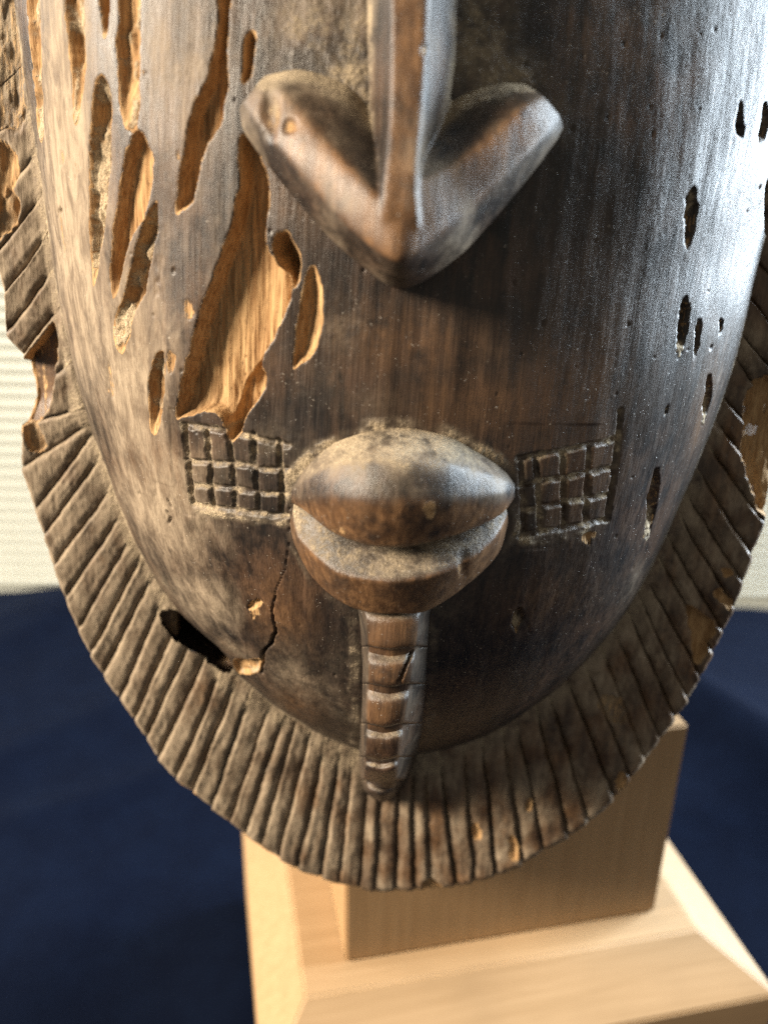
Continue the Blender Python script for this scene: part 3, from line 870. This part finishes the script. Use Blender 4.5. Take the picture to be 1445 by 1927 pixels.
    fl = np.clip(0.82 - 0.36 * ss(X, -65, 25) + 0.55 * fbm(X / 6, Y / 9, 83, 4) - 0.3 * ss(dep / A, 0.4, 1.0), 0, 1)  # pale tone of the ridges, weaker towards the right
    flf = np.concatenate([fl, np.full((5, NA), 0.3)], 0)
    wnf = np.concatenate([wn, np.full((5, NA), 0.9)], 0)
    I = np.arange(nr * NA).reshape(nr, NA)
    Qr = np.stack([I[:-1, :-1], I[1:, :-1], I[1:, 1:], I[:-1, 1:]], -1).reshape(-1, 4)
    cc = Vr.reshape(-1, 3)[Qr].mean(1)
    Qr = Qr[sdf_poly(HP, cc[:, 0] + 0.5 * fbm(cc[:, 0] / 2, cc[:, 1] / 2, 81, 3), cc[:, 1] + 0.5 * fbm(cc[:, 0] / 2, cc[:, 1] / 2, 82, 3)) < 0]
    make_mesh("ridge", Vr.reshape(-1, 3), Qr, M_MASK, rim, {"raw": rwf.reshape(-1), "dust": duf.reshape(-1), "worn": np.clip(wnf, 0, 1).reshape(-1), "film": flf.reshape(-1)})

# walls of the opening through the chin joint
cen = HP.mean(0)
hv = []
for k, w in ((1.16, 4.0), (1.14, -3.0), (1.12, -9.0), (1.05, -20.0), (0.6, -26.0), (0.01, -27.0)):
    hv.append(np.concatenate([cen + (HP - cen) * k, np.full((len(HP), 1), w)], 1))
hv[0][:, 2] = base_w(hv[0][:, 0], hv[0][:, 1]) * 0.9 - 0.9
nh = len(HP); hq = []
for k in range(5):
    for i in range(nh):
        j = (i + 1) % nh
        hq.append((k * nh + i, k * nh + j, (k + 1) * nh + j, (k + 1) * nh + i))
hv = np.vstack(hv)
make_mesh("hole_wall", hv, hq, M_MASK, rim, {"raw": np.zeros(len(hv)), "dust": np.zeros(len(hv)), "worn": np.zeros(len(hv))})

# ------------------------------------------------------------------ lofted features: nose, lips, beard
def pt(px, py, h):
    p = surf(np.array([px], float), np.array([py], float), h)[0]
    return np.array([p[0], p[1], base_w(p[0], p[1]) + h])

def catmull(P, n):
    """open Catmull-Rom through the rows of P (k,...)"""
    P = np.asarray(P, float)
    E = np.concatenate([2 * P[:1] - P[1:2], P, 2 * P[-1:] - P[-2:-1]], 0)
    out = []
    for i in range(len(P) - 1):
        p0, p1, p2, p3 = E[i], E[i + 1], E[i + 2], E[i + 3]
        for t in np.linspace(0, 1, n, endpoint=False):
            out.append(0.5 * ((2 * p1) + (-p0 + p2) * t + (2 * p0 - 5 * p1 + 4 * p2 - p3) * t * t + (-p0 + 3 * p1 - 3 * p2 + p3) * t ** 3))
    out.append(P[-1])
    return np.array(out)

def loft(sections, n_len=8, n_sec=6, tn=0.45):
    """sections: list of (k,3); closed loop each -> verts, quads, closed with caps (fans as quads by triangles)"""
    Sx = np.array(sections, float)               # m,k,3
    Sx = catmull(Sx, n_len)
    m_, k_ = Sx.shape[:2]
    rows = []
    for s_ in Sx:
        P = np.vstack([s_[-1:], s_, s_[:2]])
        loop = []
        for i in range(k_):
            p0, p1, p2, p3 = P[i], P[i + 1], P[i + 2], P[i + 3]
            for t in np.linspace(0, 1, n_sec, endpoint=False):
                m1 = (p2 - p0) * 0.5 * tn; m2 = (p3 - p1) * 0.5 * tn
                loop.append((2 * t**3 - 3 * t**2 + 1) * p1 + (t**3 - 2 * t**2 + t) * m1 + (-2 * t**3 + 3 * t**2) * p2 + (t**3 - t**2) * m2)
        rows.append(loop)
    A = np.array(rows); m_, k_ = A.shape[:2]
    Vl = A.reshape(-1, 3)
    Fq = []
    for i in range(m_ - 1):
        for j in range(k_):
            j2 = (j + 1) % k_
            Fq.append((i * k_ + j, i * k_ + j2, (i + 1) * k_ + j2, (i + 1) * k_ + j))
    c0, c1 = len(Vl), len(Vl) + 1
    Vl = np.vstack([Vl, A[0].mean(0)[None], A[-1].mean(0)[None]])
    Ft = []
    for j in range(k_):
        j2 = (j + 1) % k_
        Ft.append((c0, j2, j)); Ft.append((c1, (m_ - 1) * k_ + j, (m_ - 1) * k_ + j2))
    return Vl, Fq, Ft

def solid(name, lofts, parent, voxel=0.45, smooth_it=6, attr_fn=None, noise_amp=0.12):
    """union of closed lofts by voxel remesh, relaxed, then attributes from a function"""
    bm = bmesh.new()
    for Vl, Fq, Ft in lofts:
        vs = [bm.verts.new(Vector(p) * MM) for p in Vl]
        for f in Fq + Ft:
            try: bm.faces.new([vs[i] for i in f])
            except ValueError: pass
    bmesh.ops.recalc_face_normals(bm, faces=bm.faces[:])
    me = bpy.data.meshes.new(name); bm.to_mesh(me); bm.free()
    ob = bpy.data.objects.new(name, me); COL.objects.link(ob)
    rm = ob.modifiers.new("r", 'REMESH'); rm.mode = 'VOXEL'; rm.voxel_size = voxel * MM; rm.use_smooth_shade = True
    sm = ob.modifiers.new("s", 'SMOOTH'); sm.factor = 0.5; sm.iterations = smooth_it
    dg = bpy.context.evaluated_depsgraph_get(); dg.update()
    me2 = bpy.data.meshes.new_from_object(ob.evaluated_get(dg))
    bpy.data.objects.remove(ob); bpy.data.meshes.remove(me)
    me2.name = name
    n = len(me2.vertices)
    co = np.empty(n * 3, np.float32); me2.vertices.foreach_get("co", co); co = co.reshape(-1, 3) / MM
    no = np.empty(n * 3, np.float32); me2.vertices.foreach_get("normal", no); no = no.reshape(-1, 3)
    at = attr_fn(co, no) if attr_fn else {}
    dd = noise_amp * (fbm(co[:, 0] / 4.0, co[:, 1] / 8.0 + co[:, 2] / 5.0, 15, 3))
    if "disp" in at: dd = dd - at.pop("disp")
    co2 = co + no * dd[:, None]
    me2.vertices.foreach_set("co", np.ascontiguousarray(co2 * MM, dtype=np.float32).ravel())
    for an in ("raw", "dust", "worn", "film"):
        a = me2.attributes.new(an, 'FLOAT', 'POINT')
        a.data.foreach_set("value", np.ascontiguousarray(np.broadcast_to(at.get(an, 0.0), (n,)), dtype=np.float32))
    me2.polygons.foreach_set("use_smooth", np.ones(len(me2.polygons), bool))
    me2.materials.clear(); me2.materials.append(M_MASK)
    me2.update()
    o = bpy.data.objects.new(name, me2); COL.objects.link(o); o.parent = parent
    return o

def proj_px(co):
    """photo coordinates of mask points (to place wear found on the carving)"""
    X = mO + co[:, 0:1] * mU + co[:, 1:2] * mV + co[:, 2:3] * mN - CAM
    z = X @ F_
    return 722.5 + FPX * (X @ R_) / z, 963.5 - FPX * (X @ U_) / z

# --- nose
def wsec(E, M, C, B, back=-4.0):
    """lower edge, front, crest, back-top (px,py,h) -> closed loop"""
    e, m_, c, b2 = pt(*E), pt(*M), pt(*C), pt(*B)
    lb = np.array([e[0] * 0.97, e[1] + 1.0, 0]); lb[2] = base_w(lb[0], lb[1]) + back
    bb = np.array([b2[0], b2[1], base_w(b2[0], b2[1]) + back])
    return [lb, e, m_, c, b2, bb]
wing = [
    wsec((449,205,0.6),(456,190,4.0),(478,165,4.5),(496,142,0.4)),
    wsec((462,252,2.2),(484,224,6.8),(530,172,7.2),(566,131,0.4)),
    wsec((520,330,4.0),(542,296,9.8),(590,238,10.5),(650,160,0.5)),
    wsec((585,407,6.0),(604,370,12.2),(646,300,13.2),(696,215,1.0)),
    wsec((655,478,7.5),(668,440,15.2),(700,356,16.0),(716,280,5.0)),
    wsec((752,541,8.1),(750,490,17.5),(742,400,17.0),(745,300,9.0)),
    wsec((855,486,7.5),(822,440,15.2),(778,348,16.0),(782,275,5.0)),
    wsec((918,423,6.0),(888,385,12.2),(846,312,13.2),(818,230,1.0)),
    wsec((984,347,4.5),(962,316,10.2),(913,264,11.0),(862,185,0.5)),
    wsec((1040,275,3.2),(1026,250,7.8),(983,200,8.2),(930,158,0.4)),
    wsec((1062,240,0.8),(1054,215,4.8),(1022,178,5.5),(985,155,0.4)),
]
def bsec(y, xl, cl_, cr, xr, h, hb=-3.0):
    a, b2, c, d = pt(xl, y, 0.0), pt(cl_, y, h), pt(cr, y, h), pt(xr, y, 0.0)
    a2 = a.copy(); a2[2] -= 3; d2 = d.copy(); d2[2] -= 3
    mid_ = 0.5 * (b2 + c); mid_[2] += 0.15
    return [a2, a, b2, mid_, c, d, d2]
bridge = [bsec(-420, 660, 738, 820, 900, 7.5), bsec(-150, 684, 738, 808, 876, 10.0), bsec(0, 690, 737, 806, 863, 11.9), bsec(120, 692, 737, 801, 858, 13.5), bsec(230, 696, 734, 793, 838, 15.2),
          bsec(310, 698, 726, 786, 806, 17.0), bsec(365, 694, 720, 785, 802, 17.6), bsec(420, 698, 718, 788, 806, 17.2), bsec(475, 702, 720, 786, 802, 15.2), bsec(505, 708, 724, 780, 796, 11.0)]
def nose_attr(co, no):
    x, y = proj_px(co)
    h = co[:, 2] - base_w(co[:, 0], co[:, 1])
    up = ss(no[:, 1], 0.15, 0.75)
    low = 1 - ss(h, 1.0, 7.0)
    d = 0.55 * up * (0.4 + 0.6 * low) + 0.6 * low * (y < 330) + 0.8 * np.exp(-(((x - 510) / 16) ** 2 + ((y - 205) / 40) ** 2))
    d = d + 0.2 * fbm(co[:, 0] / 5, co[:, 1] / 5, 7, 3)
    front = ss(no[:, 2], 0.55, 0.9)
    w_ = front * (0.9 + 0.5 * fbm(co[:, 0] / 6, co[:, 1] / 9, 3, 3))
    r_ = np.zeros(len(co)); dp = np.zeros(len(co))
    # scraped hollow and splinter on the left wing, chips on the ridge
    for (cx, cy, rx, ry, an, rv, dv) in [(508,212,22,54,0.12,.50,1.3),(546,236,15,17,0.3,.6,.6),(800,92,9,13,0,.6,.5)]:
        xx = (x - cx) * math.cos(an) + (y - cy) * math.sin(an); yy = -(x - cx) * math.sin(an) + (y - cy) * math.cos(an)
        q = np.sqrt((xx / rx) ** 2 + (yy / ry) ** 2) + 0.25 * fbm(co[:, 0] / 2, co[:, 1] / 3, int(cx), 3)
        f = 1 - ss(q, 0.35, 1.15)
        f = f * (h > 2)
        r_ = np.maximum(r_, rv * f); dp = np.maximum(dp, dv * f)
    return {"raw": r_, "dust": np.clip(d, 0, 0.95), "worn": np.clip(w_, 0, 1), "disp": dp, "film": np.clip(0.34 + 0.4 * fbm(co[:, 0] / 7, co[:, 1] / 12, 29, 3) - 0.3 * front * (y > 400), 0, 1)}
nose = solid("nose", [loft(wing, 8, 6, 0.5), loft(bridge, 8, 6, 0.12)], mask, voxel=0.34, smooth_it=8, attr_fn=nose_attr)
nose["label"] = "anchor shaped nose with a long ridge and flaring wings, worn to brown at the tip"

# --- upper lip
def lsec(T, Mi, Rg, Lo):
    t, m_, r_, l_ = pt(*T), pt(*Mi), pt(*Rg), pt(*Lo)
    lb = l_.copy(); lb[1] += 2.2; lb[2] = base_w(lb[0], lb[1]) - 3
    tb = t.copy(); tb[2] -= 4
    return [tb, t, m_, r_, l_, lb]
ul = [lsec((547,918,-.5),(547,928,.8),(547,938,1.2),(548,948,.5)),
      lsec((572,882,-.5),(574,905,4.6),(576,938,6.2),(578,965,4.2)),
      lsec((620,838,-.5),(620,878,8.0),(620,940,11.0),(622,1000,8.0)),
      lsec((685,812,-.5),(684,866,11.0),(680,948,14.5),(682,1024,10.5)),
      lsec((760,803,-.5),(758,864,12.0),(755,950,15.3),(755,1031,11.5)),
      lsec((840,818,-.5),(838,872,11.0),(836,944,13.6),(838,1014,10.0)),
      lsec((905,853,-.5),(902,888,8.0),(900,938,10.4),(902,990,7.8)),
      lsec((950,886,-.5),(949,904,5.0),(947,930,7.0),(946,966,5.0)),
      lsec((969,910,-.5),(969,918,.8),(969,928,1.2),(969,938,.5))]
def lip_attr(co, no):
    x, y = proj_px(co)
    up = ss(no[:, 1], 0.05, 0.55)
    edge = 1 - ss(y, 820, 900)
    d = 0.44 * up + 0.40 * edge + 0.22 * fbm(co[:, 0] / 4, co[:, 1] / 4, 27, 3)
    d = np.where(y > 985, d * 0.4, d)
    w_ = ss(y, 925, 970) * (1.0 + 0.5 * fbm(co[:, 0] / 4, co[:, 1] / 7, 23, 3))
    r_ = 0.75 * np.exp(-(((x - 808) / 16) ** 2 + ((y - 960) / 26) ** 2)) + 0.5 * np.exp(-(((x - 640) / 30) ** 2 + ((y - 1000) / 16) ** 2))
    return {"raw": r_, "dust": np.clip(d, 0, 0.9), "worn": np.clip(w_, 0, 1), "film": np.clip((0.24 + 0.4 * fbm(co[:, 0] / 6, co[:, 1] / 6, 28, 3)) * (1 - ss(y, 930, 975)), 0, 1)}
u_lip = solid("upper_lip", [loft(ul, 8, 6)], mask, voxel=0.34, smooth_it=5, attr_fn=lip_attr)

# --- lower lip: dusty shelf on top, brown front
def bsec2(Kx, Ky, Kh, Bx, By, Bh, sx_, sy_):
    k_, b2 = pt(Kx, Ky, Kh), pt(Bx, By, Bh)
    s_ = pt(sx_, sy_, Kh * 0.5)
    sb = s_.copy(); sb[1] += 2; sb[2] = base_w(sb[0], sb[1]) - 3
    bb = b2.copy(); bb[1] += 1.5; bb[2] = base_w(bb[0], bb[1]) - 4
    return [sb, s_, k_, b2, bb]
ll = [bsec2(549,972,1.0, 545,985,0.0, 552,950), bsec2(560,1012,4.5, 556,1030,1.5, 585,965), bsec2(597,1052,8.0, 588,1086,4.0, 615,985), bsec2(636,1080,10.5, 636,1130,6.5, 648,1005),
      bsec2(693,1093,12.0, 690,1153,8.0, 700,1020), bsec2(751,1095,12.5, 750,1156,8.5, 752,1025), bsec2(813,1086,12.0, 806,1150,8.0, 806,1015), bsec2(860,1068,10.5, 862,1114,6.0, 850,1000),
      bsec2(902,1042,8.5, 906,1078,4.0, 890,985), bsec2(935,1008,5.5, 940,1038,1.8, 925,965), bsec2(955,970,1.5, 956,985,0.0, 950,945)]
def ll_attr(co, no):
    x, y = proj_px(co)
    ky = np.interp(x, [549,560,597,636,693,751,813,860,902,935,955], [972,1012,1052,1080,1093,1095,1086,1068,1042,1008,970])
    shelf = 1 - ss(y - ky, -14, 4)
    d = 0.62 * shelf + 0.15 * fbm(co[:, 0] / 3, co[:, 1] / 3, 31, 3) + 0.3 * (1 - ss(x, 548, 580))
    w_ = (1 - shelf) * (0.8 + 0.5 * fbm(co[:, 0] / 5, co[:, 1] / 6, 33, 3))
    dp = 0.5 * np.exp(-(((x - 872) / 9) ** 2 + ((y - 1065) / 26) ** 2))
    r_ = 0.5 * np.exp(-(((x - 866) / 9) ** 2 + ((y - 1075) / 30) ** 2))
    return {"raw": r_, "dust": np.clip(d, 0, 0.95), "worn": np.clip(w_, 0, 1), "disp": dp}
l_lip = solid("lower_lip", [loft(ll, 8, 6, 0.18)], mask, voxel=0.34, smooth_it=4, attr_fn=ll_attr)

# --- beard: stepped bar below the lip
def bar(y, lb, lc, rc, rb, h, base=0.0):
    a, b2, c, d = pt(lb, y, base), pt(lc, y, h), pt(rc, y, h), pt(rb, y, base)
    a2 = a.copy(); a2[2] -= 4; d2 = d.copy(); d2[2] -= 4
    mm_ = 0.5 * (b2 + c); mm_[2] += 1.5
    return [a2, a, b2, mm_, c, d, d2]
BY = [1128, 1217, 1287, 1362, 1425, 1468, 1506]
def prof_at(y):
    ys = [1128, 1160, 1217, 1287, 1362, 1425, 1468, 1490, 1506]
    lb = np.interp(y, ys, [668, 676, 681, 682, 679, 675, 678, 686, 704])
    lc = np.interp(y, ys, [684, 688, 692, 691, 688, 684, 686, 694, 710])
    rc = np.interp(y, ys, [798, 788, 782, 772, 760, 752, 746, 738, 728])
    rb = np.interp(y, ys, [820, 810, 806, 802, 796, 785, 768, 752, 736])
    h = np.interp(y, ys, [6.5, 7.5, 8.5, 10, 11.5, 13.0, 13.5, 12.5, 8.0])
    return lb, lc, rc, rb, h
beard_core = [bar(y, *(lambda p: (p[0] + 1, p[1] + 2, p[2] - 2, p[3] - 1, p[4] - 1.8))(prof_at(y))) for y in (1118, 1160, 1217, 1287, 1362, 1425, 1468, 1490, 1500)]
def beard_attr(co, no):
    x, y = proj_px(co)
    up = ss(no[:, 1], 0.2, 0.8)
    side = ss(np.abs(no[:, 0]), 0.5, 0.95)
    d = 0.56 * up + 0.25 * side + 0.15 * fbm(co[:, 0] / 3, co[:, 1] / 3, 51, 3)
    w_ = ss(no[:, 2], 0.4, 0.8) * (0.55 + 0.5 * fbm(co[:, 0] / 4, co[:, 1] / 4, 53, 3)) * ss(1500 - y, 0, 200)
    dl = np.abs((x - 752) - (1285 - y) * 0.38)
    dp = 1.4 * (1 - ss(dl, 1.5, 4.0)) * (y > 1224) * (y < 1287)
    return {"raw": 0.0, "dust": np.clip(d, 0, 0.95), "worn": np.clip(w_, 0, 1), "disp": dp}
beard = solid("beard", [loft(beard_core, 6, 5)], mask, voxel=0.36, smooth_it=3, attr_fn=beard_attr)
beard["label"] = "narrow stepped beard bar below the mouth"
for k in range(len(BY) - 1):
    y0, y1 = BY[k], BY[k + 1]
    secs = []
    for f, dh in ((0.0, -2.3), (0.14, -2.0), (0.38, -0.5), (0.6, 0.1), (0.85, 0.4), (0.97, 0.2), (1.0, -1.0)):
        y = y0 + (y1 - y0) * f
        p = prof_at(y)
        secs.append(bar(y, p[0], p[1], p[2], p[3], p[4] + dh))
    solid("beard_segment", [loft(secs, 5, 5)], beard, voxel=0.34, smooth_it=3, attr_fn=beard_attr, noise_amp=0.18)
